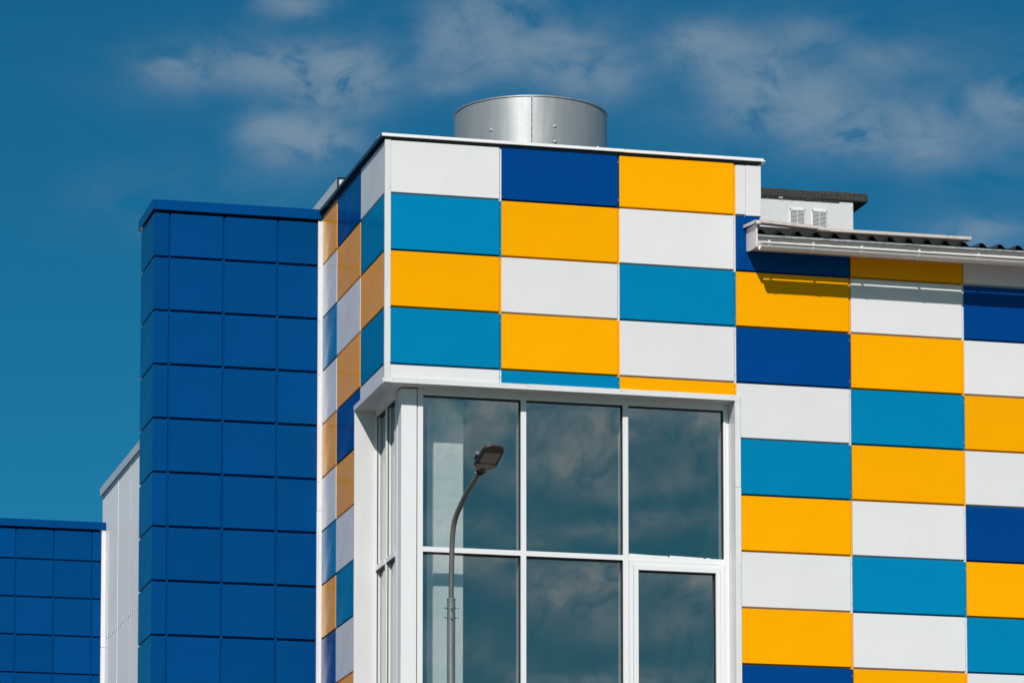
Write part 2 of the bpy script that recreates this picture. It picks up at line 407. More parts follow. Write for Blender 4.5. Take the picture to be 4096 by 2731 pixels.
# walls behind the cladding
mb = MB()
mb.box(.04, 4.06, .036, .20, 10.99, 13.53, M['core'])          # front above window
mb.box(.036, .20, .20, 3.24, 10.99, 13.53, M['core'])          # side above window
mb.box(.036, .20, 1.49, 3.24, .1, 10.99, M['core'])
mb.box(3.80, 11.4, .036, .16, .1, 12.56, M['core'])
mb.box(.04, 3.80, .036, .16, .1, 4.55, M['core']); mb.box(.036, .16, .16, 1.49, .1, 4.55, M['core'])
mb.box(3.90, 4.06, .20, 3.2, 12.6, 13.53, M['core'])
mb.box(.20, 3.9, 3.1, 3.24, .1, 13.53, M['core'])
mb.box(11.2, 11.4, .16, 9, .1, 12.56, M['grey_sheet']); mb.box(.2, 11.4, 8.8, 9., .1, 12.3, M['core'])
mb.build('wall', BLD, 'dark backing wall behind the cladding')
mb = MB(); mb.box(.1, 3.9, .1, 3.2, 13.36, 13.42, M['bitumen']); mb.build('flat_roof', BLD)
# corner trims
mb = MB(); mb.box(-.004, .060, -.004, .030, 10.966, 13.52, M['trim'], .002); mb.box(-.003, .02, .030, .034, 10.966, 13.52, M['trim'])
for z in (13.02, 12.3, 11.75, 11.18): mb.dome((.052, -.004, z), (0, -1, 0), .007, M['screw']); mb.dome((-.004, .022, z - .02), (-1, 0, 0), .006, M['screw'])
mb.build('corner_trim', BLD, 'white angle trim on the outer corner')
mb = MB(); mb.box(-.052, -.001, 3.232, 3.262, .1, 10.2, M['trim'], .002); mb.box(-.050, -.001, 3.234, 3.262, 10.203, 13.462, M['trim'], .002)
mb.box(-.004, .0, 3.2, 3.232, .1, 13.47, M['trim'])
for k in range(0, 14): mb.dome((-.036, 3.233, 12.93 - .6 * k), (0, -1, 0), .007, M['screw'])
mb.build('corner_trim', BLD, 'white angle trim in the inner corner beside the blue block')
# coping round the roof edge
mb = MB()
mb.prism([(-.034, 13.546), (-.038, 13.549), (-.034, 13.580), (.20, 13.592), (.20, 13.576), (-.024, 13.566), (-.024, 13.546)], 'x', -.044, 2.56, M['coping'])
mb.prism([(-.034, 13.544), (-.039, 13.547), (-.036, 13.578), (.20, 13.590), (.20, 13.574), (-.024, 13.564), (-.024, 13.544)], 'x', 2.562, 4.085, M['coping'])
mb.prism([(4.085, 13.546), (4.085, 13.582), (4.095, 13.560), (4.115, 13.552), (4.115, 13.546)], 'y', -.048, .2, M['coping'])
mb.box(.0, 4.08, .004, .03, 13.52, 13.56, M['dark_hem_shade'])
for x in (.55, 1.32, 2.9, 3.4): mb.dome((x, -.02, 13.586), (0, 0, 1), .008, M['screw'])
mb.build('coping', BLD, 'bright white front roof coping')
mb = MB()
mb.prism([(-.044, 13.546), (-.044, 13.580), (.20, 13.586), (.20, 13.574), (-.034, 13.566), (-.034, 13.546)], 'y', -.022, 3.30, M['dark_hem_shade'])  # white coping on this side; its shaded look is painted in as dark colour
mb.box(.004, .03, .03, 3.235, 13.505, 13.56, M['dark_hem_shade'])
mb.dome((-.03, 3.295, 13.535), (-.3, -1, 0), .02, M['trim'])
mb.build('coping', BLD, 'side roof coping, coloured dark for its shade')
# soffit and lip over the glazed corner
mb = MB()
mb.box(-.008, 3.832, -.010, .30, 10.966, 10.985, M['trim']); mb.box(-.008, .30, .30, 1.475, 10.966, 10.985, M['trim'])
mb.build('soffit', BLD, 'white sheet soffit over the recessed corner window')
mb = MB()
mb.box(.058, 1.52, -.014, -.001, 10.963, 11.018, M['trim'], .001); mb.box(1.5225, 3.832, -.014, -.001, 10.963, 11.021, M['trim'], .001)
mb.box(-.012, -.001, .03, 1.486, 10.963, 11.018, M['trim'], .001)
for x in (.085, 1.265, 1.54, 2.53, 3.74): mb.dome((x, -.014, 11.002), (0, -1, 0), .007, M['screw'])
for y in (.07, .46, .72, 1.32): mb.dome((-.012, y, 11.003), (-1, 0, 0), .008, M['screw'])
mb.build('window_head_trim', BLD, 'white folded lip along the window head')
mb = MB()
mb.box(3.771, 3.832, -.014, .022, 10.043, 10.961, M['trim'], .001); mb.box(3.771, 3.834, -.014, .022, 4.5, 10.040, M['trim'], .001)
mb.box(3.771, 3.79, .022, .212, 4.5, 10.966, M['trim'])
for z in (10.94, 10.06, 9.2, 8.9, 8.45): mb.dome((3.82, -.014, z), (0, -1, 0), .006, M['screw'])
mb.build('window_reveal', BLD, 'right hand white reveal of the corner window')
mb = MB()
mb.box(-.006, .226, 1.462, 1.487, 4.5, 10.966, M['trim'], .001)
for z in (10.9, 9.9, 9.0, 8.4): mb.dome((-.006, 1.478, z), (-1, 0, 0), .006, M['screw'])
mb.build('window_reveal', BLD, 'left hand white reveal of the corner window, facing forward')

# glazing, front
F = M['frame']; y0 = .205
mb = MB()
mb.box(.222, .387, y0 - .005, .372, 4.5, 10.955, F, .003)                       # corner post
mb.box(.389, .396, .225, .30, 4.5, 10.96, M['rubber'])
def upright(x0, x1, deep=.40): mb.box(x0, x1, y0, deep, 4.5, 10.966, F, .002)
upright(.397, .455); upright(1.501, 1.560); upright(2.606, 2.665); upright(3.709, 3.735); mb.box(3.7355, 3.771, y0 + .012, .40, 4.5, 10.966, F)
for a, b in ((.455, 1.501), (1.560, 2.606), (2.665, 3.709)):
    for z0, z1 in ((10.897, 10.966), (9.253, 9.306), (7.0, 7.055), (4.5, 4.6)):
        mb.box(a, b, y0 + .003, .305, z0, z1, F)
        mb.box(a, b, y0 + .015, .30, z0 - .010, z0, M['rubber'])
    mb.box(b - .008, b, y0 + .014, .27, 4.6, 10.9, M['rubber'])
    mb.box(a, b, .185, y0 + .002, 10.938, 10.966, F)
mb.prism([(2.672, 9.3065), (2.9, 9.3065), (3.1, 9.3065), (3.1, 9.318), (2.9, 9.322), (2.672, 9.330)], 'y', .225, .235, M['trim'])   # loose strip lying on the transom
mb.prism([(3.12, 9.3065), (3.49, 9.3065), (3.49, 9.316), (3.12, 9.326)], 'y', .225, .235, M['trim']); mb.box(3.52, 3.565, .225, .235, 9.3065, 9.316, M['trim'])
WF = mb.build('window_frame', BLD, 'white front window frame of three bays')
def pane(x0, x1, z0, z1, tilt, name='pane', y=.25):
    """single sheet of glass; tilt = lean of the sheet in degrees, as such panes sit in their beads"""
    mb = MB(); t = math.tan(R(tilt)); zc = (z0 + z1) / 2
    mb.prism([(y + (z0 - zc) * t, z0), (y + .006 + (z0 - zc) * t, z0), (y + .006 + (z1 - zc) * t, z1), (y + (z1 - zc) * t, z1)], 'x', x0, x1, M['glass'])
    for f in list(mb.bm.faces):                        # one surface only: the outer face
        if f.normal.y > -.5 and abs(f.calc_center_median().y - y) > .0 : pass
    return mb.build(name, WF)
for a, b in ((.450, 1.505), (1.555, 2.611), (2.660, 3.712)):
    pane(a, b, 9.300, 10.902, {.450: .10, 1.555: 0., 2.660: -.08}[a])
    if a < 2.6: pane(a, b, 7.05, 9.258, {.450: .92, 1.555: 1.0}[a])
    pane(a, b, 4.59, 7.005, 0.)
mb = MB()
def ring(x0, x1, z0, z1, w, ya, yb, mat, bev=.002):
    mb.box(x0, x1, ya, yb, z1 - w, z1, mat, bev); mb.box(x0, x1, ya, yb, z0, z0 + w, mat, bev)
    mb.box(x0, x0 + w, ya, yb, z0 + w, z1 - w, mat, bev); mb.box(x1 - w, x1, ya, yb, z0 + w, z1 - w, mat, bev)
ring(2.668, 3.707, 7.06, 9.247, .042, .188, .30, F)
CF = mb.build('casement_frame', WF)
mb = MB()
ring(2.713, 3.662, 7.105, 9.202, .051, .174, .29, F); ring(2.708, 3.667, 7.101, 9.206, .007, .20, .28, M['rubber'], 0)
ring(2.762, 3.613, 7.154, 9.153, .008, .196, .26, M['rubber'], 0)
mb.build('casement_sash', WF)
pane(2.76, 3.615, 7.15, 9.155, 1.0, 'casement_pane', .225)
# glazing, side
mb = MB(); x0 = .222
def sup(y0_, y1_, d=.36): mb.box(x0, d, y0_, y1_, 4.5, 10.966, F, .002)
sup(.405, .485); sup(.905, .970); sup(1.425, 1.462)
mb.box(.235, .30, .374, .404, 4.5, 10.96, M['rubber'])
for a, b in ((.485, .905), (.970, 1.425)):
    for z0, z1 in ((10.90, 10.966), (9.240, 9.290), (7.0, 7.055), (4.5, 4.6)):
        mb.box(x0 - .006, .32, a, b, z0, z1, F)
        mb.box(x0 + .012, .30, a, b, z0 - .010, z0, M['rubber'])
    mb.box(x0 + .012, .28, b - .010, b, 4.6, 10.9, M['rubber'])
    for d in (.013, .026): mb.box(x0 + .020, x0 + .040, b - .010 - d, b - .004 - d, 4.6, 10.9, F)
SWF = mb.build('window_frame', BLD, 'narrow white side window frame seen edge on')
for a, b in ((.480, .910), (.965, 1.430)):
    for z0, z1 in ((9.28, 10.905), (7.05, 9.245), (4.59, 7.005)):
        mb = MB(); mb.box(.262, .268, a, b, z0, z1, M['glass']); mb.build('pane', SWF)
# room behind the glass
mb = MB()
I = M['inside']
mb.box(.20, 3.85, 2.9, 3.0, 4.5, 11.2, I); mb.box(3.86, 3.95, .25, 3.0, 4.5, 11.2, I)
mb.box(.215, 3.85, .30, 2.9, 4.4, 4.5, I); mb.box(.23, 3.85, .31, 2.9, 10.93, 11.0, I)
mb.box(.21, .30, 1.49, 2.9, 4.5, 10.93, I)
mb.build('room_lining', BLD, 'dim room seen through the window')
mb = MB(); mb.box(.648, .968, .55, .87, 4.5, 10.929, M['plaster'], .006); mb.build('pillar', BLD, 'white plastered pillar behind the glass')
mb = MB(); mb.prism([(.83, 10.929), (1.02, 10.929), (.86, 10.74), (.83, 10.74)], 'y', .99, 1.06, M['plaster']); mb.build('bracket', BLD, 'small white gusset under the ceiling behind the glass')

# roof duct
mb = MB(); c = Vector((2.07, 2.0, 0)); r = .838; n = 96
prof = [(r - .012, 13.40), (r, 13.40), (r, 14.438), (r + .010, 14.440), (r + .010, 14.452), (r - .004, 14.454), (r - .012, 14.44)]
for j in range(len(prof)):                             # every band has its own edge rings, so the wall shades as a true cylinder
    ab = [[mb.bm.verts.new((c.x + q * math.cos(2 * math.pi * i / n), c.y + q * math.sin(2 * math.pi * i / n), z)) for i in range(n)] for q, z in (prof[j], prof[(j + 1) % len(prof)])]
    mb._fin([mb.bm.faces.new((ab[0][i], ab[0][(i + 1) % n], ab[1][(i + 1) % n], ab[1][i])) for i in range(n)], M['galv'], True)
DU = mb.build('roof_duct', BLD, 'wide galvanised metal roof duct')
mb = MB(); sa = math.atan2(1.172 - 2.0, 1.868 - 2.07)
def onc(da, z, off=0.): a = sa + da; return Vector((c.x + (r + off) * math.cos(a), c.y + (r + off) * math.sin(a), z))
for da0, da1, th in ((-.013, -.0055, .016), (.0045, .011, .012)):
    vs = [onc(da0, 13.41, 0), onc(da0, 13.41, th), onc(da1, 13.41, th), onc(da1, 13.41, 0)]
    A = [mb.bm.verts.new(v) for v in vs]; B = [mb.bm.verts.new(v + Vector((0, 0, 1.028))) for v in vs]
    f2 = [mb.bm.faces.new((A[i], A[(i + 1) % 4], B[(i + 1) % 4], B[i])) for i in range(4)] + [mb.bm.faces.new(A[::-1]), mb.bm.faces.new(B)]
    mb._fin(f2, M['galv'])
vs = [onc(-.0055, 13.41, 0), onc(-.0055, 13.41, .003), onc(.0045, 13.41, .003), onc(.0045, 13.41, 0)]
A = [mb.bm.verts.new(v) for v in vs]; B = [mb.bm.verts.new(v + Vector((0, 0, 1.028))) for v in vs]
mb._fin([mb.bm.faces.new((A[i], A[(i + 1) % 4], B[(i + 1) % 4], B[i])) for i in range(4)], M['rubber'])
for i in range(12): mb.dome(onc(-.001, 13.5 + i * .078, .002), onc(0, 0) - Vector((c.x, c.y, 0)), .007, M['screw'])
mb.build('seam', DU)
for da, z in ((-.55, 14.10), (.30, 14.12), (.305, 13.95), (1.04, 13.99)):
    a = sa + da; mb = MB(); mb.dome(onc(da, z), (math.cos(a), math.sin(a), 0), .017, M['screw'], .9); mb.build('bolt_head', DU)

# roof upstand behind, left
mb = MB()
mb.box(.455, 6, 4.60, 12, 14.20, 14.335, M['trim'], .002); mb.box(.448, .456, 4.612, 12, 14.20, 14.335, M['grey_sheet'])
mb.box(.446, 6, 4.595, 4.605, 14.322, 14.345, M['dark_hem_shade']); mb.box(.443, .462, 4.590, 4.604, 14.19, 14.343, M['dark_hem_shade'])
mb.box(.52, 6, 4.62, 12, 13.4, 14.2, M['trim']); mb.box(.500, .52, 4.7, 12, 13.4, 14.2, M['core'])
mb.box(.3, 6, 4.6, 12, 13.36, 13.4, M['bitumen'])
mb.build('roof_upstand', BLD, 'grey and white raised roof edge peeping over the side coping')
mb = MB(); mb.box(.4, 6, 4.7, 12, .1, 13.36, M['core']); mb.build('wall', BLD, 'plain wall of the rear part')

# ---- eave of the wing
ER = 11.42
mb = MB()
rib0, rp, sl_, RYE = 3.919, .2055, .10, -.357
def zr(y): return 12.687 + (y - RYE) * sl_
pts = []; x = rib0
while x < ER:
    pts += [(x, 0.), (x + .012, .042), (x + .050, .042), (x + .095, 0.)]; x += rp
prof = [(a, b) for a, b in pts]
A = [mb.bm.verts.new((a, RYE, zr(RYE) + b)) for a, b in prof]; B = [mb.bm.verts.new((a, 4.5, zr(4.5) + b)) for a, b in prof]
A2 = [mb.bm.verts.new((a, RYE, zr(RYE) + b - .004)) for a, b in prof]; B2 = [mb.bm.verts.new((a, 4.5, zr(4.5) + b - .004)) for a, b in prof]
fs = []
for i in range(len(prof) - 1):
    fs += [mb.bm.faces.new((A[i], A[i + 1], B[i + 1], B[i])), mb.bm.faces.new((A2[i], B2[i], B2[i + 1], A2[i + 1])), mb.bm.faces.new((A[i], A2[i], A2[i + 1], A[i + 1]))]
mb._fin(fs, M['roof'])
# overlapping tail of the next sheet, a bent lip under the second rib
mb.prism([(4.110, 12.687), (4.140, 12.709), (4.165, 12.709), (4.200, 12.687), (4.200, 12.683), (4.163, 12.705), (4.142, 12.705), (4.113, 12.683)], 'y', -.385, -.27, M['roof'])
RF = mb.build('ribbed_roof', BLD, 'black ribbed metal roof over the right hand wing')
mb = MB()
def strip(x0_, x1_, z0_, z1_, mat, y, dy=.006, h=.031, wav=0.):
    n_ = 14; lo = []; hi = []
    for i in range(n_ + 1):
        t = i / n_; xx = x0_ + (x1_ - x0_) * t; w = wav * math.sin(i * 1.9) * random.uniform(.3, 1)
        lo.append((xx, z0_ + (z1_ - z0_) * t + w)); hi.append((xx, z0_ + (z1_ - z0_) * t + h + wav * math.sin(i * 2.7 + 1) * .6))
    mb.prism(lo + hi[::-1], 'y', y, y + dy, mat)
mb.box(3.93, 6.26, -.20, -.18, 12.69, 12.80, M['rubber']); mb.box(3.93, ER, -.335, -.30, 12.669, 12.685, M['rubber'])
strip(3.926, 4.612, 12.788, 12.758, M['verge'], -.410, .10); strip(4.585, 6.285, 12.742, 12.748, M['verge'], -.404, .10)
mb.box(4.60, 4.655, -.414, -.36, 12.752, 12.782, M['verge'], .002)
mb.prism([(4.56, 12.745), (4.70, 12.741), (4.70, 12.744), (4.57, 12.752)], 'y', -.43, -.36, M['verge'])
mb.build('snow_flashing', BLD, 'weathered beige flashing strip lying on the eave')
mb = MB()
strip(3.926, 4.9, 12.650, 12.652, M['galv_strip'], -.366, .012, .018, .003); strip(4.88, ER, 12.652, 12.656, M['galv_strip'], -.365, .012, .018, .0025)
mb.prism([(5.55, 12.6585), (5.86, 12.650), (5.86, 12.653), (5.55, 12.664)], 'y', -.374, -.368, M['galv_strip'])
mb.box(3.93, ER, -.354, -.32, 12.664, 12.668, M['galv_strip']); mb.build('drip_edge', BLD, 'galvanised drip edge above the gutter')
mb = MB(); mb.box(3.928, ER, -.322, -.305, 12.578, 12.66, M['gutter']); mb.box(3.93, ER, -.305, .03, 12.582, 12.594, M['gutter'])
mb.build('fascia', BLD)
# closed end of the eave: rounded board, verge piece
mb = MB()
pts = [(.0, 12.575), (-.06, 12.558), (-.15, 12.547), (-.28, 12.541), (-.345, 12.540), (-.352, 12.548), (-.352, 12.785), (.0, 12.815)]
mb.prism(pts, 'x', 3.908, 3.926, M['gutter'])
mb.build('eave_end_board', BLD, 'pale boxed end of the eave')
mb = MB()
mb.prism([(.02, 12.842), (-.405, 12.797), (-.405, 12.809), (.02, 12.855)], 'x', 3.876, 3.945, M['gutter'])
mb.prism([(.02, 12.825), (-.385, 12.780), (-.385, 12.797), (.02, 12.842)], 'x', 3.876, 3.884, M['gutter'])
mb.box(3.895, 3.945, -.41, -.37, 12.772, 12.806, M['gutter'], .004)
mb.build('verge_trim', BLD)
# gutter
gy, gz, gr = -.392, 12.562, .064
mb = MB(); k = 14; gx0, gx1 = 3.935, ER
outer = [(gy - gr * math.cos(math.pi * i / k), gz - gr * math.sin(math.pi * i / k)) for i in range(k + 1)]
inner = [(gy - (gr - .004) * math.cos(math.pi * i / k), gz - (gr - .004) * math.sin(math.pi * i / k)) for i in range(k + 1)]
A = []
for xx in (gx0, gx1): A.append(([mb.bm.verts.new((xx, *p)) for p in outer], [mb.bm.verts.new((xx, *p)) for p in inner]))
fs = []
for i in range(k):
    fs += [mb.bm.faces.new((A[0][0][i], A[0][0][i + 1], A[1][0][i + 1], A[1][0][i])), mb.bm.faces.new((A[0][1][i], A[1][1][i], A[1][1][i + 1], A[0][1][i + 1])),
           mb.bm.faces.new([mb.bm.verts.new(v.co) for v in (A[0][0][i], A[0][1][i], A[0][1][i + 1], A[0][0][i + 1])])]
mb._fin(fs, M['gutter'], True)
mb.tube([(gx0 + .01, gy - gr - .002, gz), (gx1, gy - gr - .006, gz + .002)], .0125, M['gutter'], 10)
mb.tube([(gx0 + .01, gy + gr, gz), (gx1, gy + gr, gz)], .004, M['gutter'], 8)
mb.box(gx0 - .004, gx0 + .012, gy - gr - .012, gy + .01, gz - .006, gz + .012, M['gutter'], .002)
GU = mb.build('gutter', BLD, 'half round off-white gutter')
for xx in (4.02, 4.505, 5.04, 5.68, 6.345, 7.0, 7.65, 8.3, 8.95, 9.6, 10.25, 10.9):
    mb = MB()
    o2 = [(gy - (gr + .004) * math.cos(math.pi * i / k), gz - (gr + .004) * math.sin(math.pi * i / k)) for i in range(1, k + 1)]
    o1 = [(gy - (gr + .0005) * math.cos(math.pi * i / k), gz - (gr + .0005) * math.sin(math.pi * i / k)) for i in range(1, k + 1)]
    mb.prism(o2 + o1[::-1], 'x', xx - .012, xx + .012, M['gutter'])
    mb.box(xx - .012, xx + .012, gy - gr, -.324, gz + .010, gz + .014, M['gutter']); mb.box(xx - .012, xx + .012, -.328, -.3225, gz + .014, gz + .05, M['gutter'])
    mb.box(xx - .012, xx + .012, gy - gr - .004, gy - gr + .001, gz + .006, gz + .030, M['gutter'])
    mb.build('gutter_bracket', GU)
# vent house on the wing roof
RX0, RX1, RY = 4.2, 5.615, 1.5
mb = MB(); mb.box(RX0, RX1, RY, 3.4, 12.85, 13.60, M['trim'], .004)
for x_, z_ in ((4.62, 13.565), (4.80, 13.562), (4.89, 13.558), (4.96, 13.52), (5.35, 13.56), (5.24, 13.565), (5.59, 13.54), (5.60, 13.53), (5.60, 13.45), (5.60, 13.33), (5.33, 13.33)): mb.dome((x_, RY, z_), (0, -1, 0), .009, M['trim'])
RH = mb.build('roof_vent_house', BLD, 'small white sheet metal vent house with two louvred grilles and black felt roof')
def slabj(c): return (0, 0, random.uniform(-.004, .004))
mb = MB(); mb.box(RX0 - .15, RX1 + .165, RY - .02, 3.55, 13.595, 13.690, M['bitumen'], .008, slabj)
mb.box(RX0 - .1, 5.45, RY - .012, RY + .05, 13.578, 13.597, M['core']); mb.box(5.22, RX1 + .162, RY - .024, RY + .2, 13.60, 13.694, M['bitumen'], .006)
for a in (4.3, 4.52, 4.75, 4.88, 5.05): mb.box(a, a + random.uniform(.03, .09), RY - .017, RY + .01, 13.581, 13.596, M['bitumen' if a != 4.75 else 'verge'])
mb.build('felt_roof', RH)
for gx in (4.878, 5.134):
    mb = MB(); w_, h_ = .172, .27; zt_ = 13.478; x0_ = gx
    mb.box(x0_ - .006, x0_ + w_ + .006, RY - .006, RY - .0005, zt_ - h_, zt_ + .006, M['frame'], .001)
    mb.box(x0_ + .006, x0_ + w_ - .006, RY - .0075, RY - .006, zt_ - h_ + .01, zt_ - .022, M['rubber'])
    for i in range(17):
        z_ = zt_ - .030 - i * .0145
        mb.prism([(RY - .014, z_ - .0055), (RY - .0078, z_), (RY - .0078, z_ + .0025), (RY - .014, z_ - .0020)], 'x', x0_ + .006, x0_ + w_ - .006, M['frame'])
    mb.box(x0_ + w_ / 2 - .002, x0_ + w_ / 2 + .002, RY - .018, RY - .008, zt_ - h_ + .01, zt_ - .022, M['frame'])
    mb.box(x0_, x0_ + .007, RY - .017, RY - .006, zt_ - h_, zt_, M['frame']); mb.box(x0_ + w_ - .007, x0_ + w_, RY - .017, RY - .006, zt_ - h_, zt_, M['frame'])
    mb.box(x0_, x0_ + w_, RY - .017, RY - .006, zt_ - .022, zt_, M['frame'])
    mb.build('vent_grille', RH)

# ------------------------------------------------------------------ blue block beside the chequered building
BB = thing('blue_clad_block', (-.95, 3.7, 0), 'tall narrow block of square dark blue cassettes, left of the checkered corner', 'building')
BY = 3.25; B = M['block_blue']
bx = [(-1.885, -1.725), (-1.699, -1.119), (-1.092, -.515), (-.488, -.054)]
def bzb(k): return 12.970 - .6 * k
def bzt(k): return 13.450 if k == 0 else bzb(k - 1) - .026
def cassette(x0_, x1_, z0_, z1_, y, parent, right=.027, below=.026, wrap=None):
    mb = MB()
    if wrap is None:
        mb.box(x0_, x1_, y, y + .03, z0_, z1_, B, .004, jitter('y'))
    else:                                               # corner cassette folded round the edge
        mb.prism([(x0_, y), (x1_, y), (x1_, y + .03), (x0_ + .03, y + .03), (x0_ + .03, wrap), (x0_, wrap)], 'z', z0_, z1_, B)
    mb.box(x1_ - .01, x1_ + right, y + .020, y + .034, z0_ - below, z1_ - .002, B)
    mb.box(x0_ + .006, x1_ + right, y + .046, y + .056, z0_ - below, z1_ - .002, B)
    if wrap is not None: mb.box(x0_ + .02, x0_ + .04, y + .02, wrap, z0_ - below, z1_ - .002, B)
    if right > .02:
        for zz in (z0_ + .022, z1_ - .045): mb.dome((x1_ + right * .5, y + .020, zz), (0, -1, 0), .009, B, .8)
    return mb.build('cassette', parent)
for k in range(9):
    for i, (a, b) in enumerate(bx):
        cassette(a, b, bzb(k), bzt(k), BY, BB, right=.027 if i < 3 else .0, wrap=4.15 if i == 0 else None)
mb = MB()
for k in range(9, 21):
    for i, (a, b) in enumerate(bx): mb.box(a, b, BY, 4.15 if i == 0 else BY + .03, bzb(k), bzt(k), B)
mb.build('lower_cladding', BB)
mb = MB(); mb.box(-1.845, -.004, BY + .058, 4.14, .1, 13.46, M['core']); mb.box(-1.868, -.05, 4.14, 4.148, .1, 13.46, M['grey_sheet']); mb.build('wall', BB)
mb = MB()
mb.box(-1.908, -.002, 3.212, 4.225, 13.474, 13.586, B, .002)
mb.box(-1.906, -1.88, 4.2255, 4.232, 13.46, 13.585, M['grey_sheet'])
mb.prism([(-.035, 13.592), (-.002, 13.588), (-.002, 13.44)], 'y', 3.208, 3.2115, B)
mb.build('roof_cap', BB)

# ------------------------------------------------------------------ far ribbed white hall
HA = thing('ribbed_white_hall', (3.5, 17, 0), 'pale grey hall with finely ribbed wall, behind the tall blue block', 'building')
HX = .689
mb = MB(); pts = []; y = 13.0
pts = []
while y < 24.05:
    pts += [(HX, y), (HX, y + .055), (HX + .013, y + .062), (HX + .013, y + .092)]; y += .1
pts.append((HX, 24.06))
outl = [(a, b) for a, b in pts] + [(HX + .1, 24.06), (HX + .1, 13.0)]
mb.prism(outl, 'z', .1, 14.20, M['grey_sheet'])
for yy in (22.42, 21.19, 19.96, 18.73): mb.box(HX - .006, HX + .001, yy - .018, yy, .1, 14.20, M['trim'])
HW = mb.build('ribbed_wall', HA)
for i in range(24):                                    # a row of screws along the wall
    mb = MB(); mb.dome((HX, 23.43 - i * .2, 11.86 + random.uniform(-.012, .012)), (-1, 0, .0), .018, M['screw'], .8); mb.build('screw', HA)
mb = MB()
mb.box(HX - .035, HX + .08, 12.9, 24.12, 14.235, 14.37, M['grey_sheet'], .003); mb.box(HX - .012, HX + .0, 13., 24.05, 14.195, 14.225, M['grey_sheet']); mb.box(HX - .004, HX + .05, 13, 24.05, 14.225, 14.236, M['rubber'])
mb.build('roof_edge', HA)
mb = MB(); mb.box(HX + .1, 7, 13, 24.0, .1, 14.3, M['core']); mb.build('wall', HA)

# ------------------------------------------------------------------ low blue wing far left
LB = thing('low_blue_building', (-1.6, 26, 0), 'low dark blue cassette building with white corner strip at the left edge', 'building')
LY = 23.7
xs = [.475 + .0135 - .602 * i for i in range(0, 8)]
zs = [13.13 - .602 * k for k in range(0, 10)]
for k, z in enumerate(zs):
    top = 13.60 if k == 0 else zs[k - 1] - .022
    cassette(xs[0], .620, z, top, LY, LB, right=0., below=.022)
    for i in range(1, 8): cassette(xs[i], xs[i - 1] - .024, z, top, LY, LB, right=.024, below=.022)
mb = MB()
mb.box(-3.76, -3.73, LY, 31, .1, 13.60, B)
for k in range(10, 21): mb.box(-3.73, .62, LY, LY + .03, 13.13 - .602 * k, 13.13 - .602 * (k - 1) - .02, B)
mb.build('lower_cladding', LB)
mb = MB(); mb.box(-3.725, .62, LY + .058, 30.98, .1, 13.6, M['core']); mb.build('wall', LB)
mb = MB(); mb.box(-3.80, .686, LY - .045, 31.04, 13.622, 13.742, B, .003); mb.build('roof_cap', LB)
mb = MB(); mb.box(.621, .688, LY - .03, LY + .03, .1, 11.745, M['trim'], .002); mb.box(.622, .688, LY - .03, LY + .03, 11.75, 13.615, M['trim'], .002)
mb.box(.6835, .6885, LY - .30, LY - .03, .1, 13.56, M['trim'])
mb.build('corner_trim', LB, 'white corner strip')

# ------------------------------------------------------------------ street lamp
PX, PY = -.236, -4.0
LA = thing('street_lamp', (PX, PY, 0), 'grey street lamp with curved arm and dark LED head before the window', 'street lamp')
mb = MB(); pr = .0387
mb.tube([(PX, PY, .02), (PX, PY, 8.050)], pr, M['galv_pole'], 28)
mb.tube([(PX, PY, 8.044), (PX, PY, 8.056)], pr + .003, M['galv_pole'], 28)
mb.tube([(PX - .012, PY - pr - .001, 8.02), (PX - .012, PY - pr + .004, 8.02)], .005, M['rubber'], 10)
mb.box(PX - .15, PX + .15, PY - .15, PY + .15, .12, .14, M['galv_pole'], .004)
mb.build('pole', LA)
E = Vector((.164, -.986, 0)).normalized()
def sp(pts, n=10):
    pts = [Vector(p) for p in pts]; P = [2 * pts[0] - pts[1]] + pts + [2 * pts[-1] - pts[-2]]; o = []
    for i in range(1, len(P) - 2):
        for j in range(n):
            t = j / n; a, b, c_, d = P[i - 1:i + 3]
            o.append(.5 * ((2 * b) + (c_ - a) * t + (2 * a - 5 * b + 4 * c_ - d) * t * t + (3 * b - a - 3 * c_ + d) * t ** 3))
    return o + [pts[-1]]
tz = [(0, 7.9), (.003, 8.2), (.012, 8.40), (.024, 8.58), (.058, 8.73), (.118, 8.815), (.195, 8.876), (.35, 8.978), (.46, 9.035), (.575, 9.085), (.70, 9.137)]
mb = MB(); mb.tube(sp([Vector((PX, PY, z)) + E * t for t, z in tz]), .0246, M['arm'], 22)
mb.build('arm', LA)
for zc_, rows in ((7.963, 0), (7.872, 1)):
    for a_ in (200, 258, 340, 80):
        dv = Vector((math.cos(R(a_)), math.sin(R(a_)), 0)); p = Vector((PX, PY, zc_ + (.004 if a_ == 340 else 0)))
        mb = MB(); mb.tube([p + dv * (pr - .002), p + dv * (pr + .024)], .0042, M['galv_pole'], 8)
        mb.tube([p + dv * (pr + .024), p + dv * (pr + .031)], .0085, M['galv_pole'], 6, smooth=False); mb.tube([p + dv * pr, p + dv * (pr + .007)], .009, M['galv_pole'], 6, smooth=False)
        mb.build('clamp_bolt', LA)
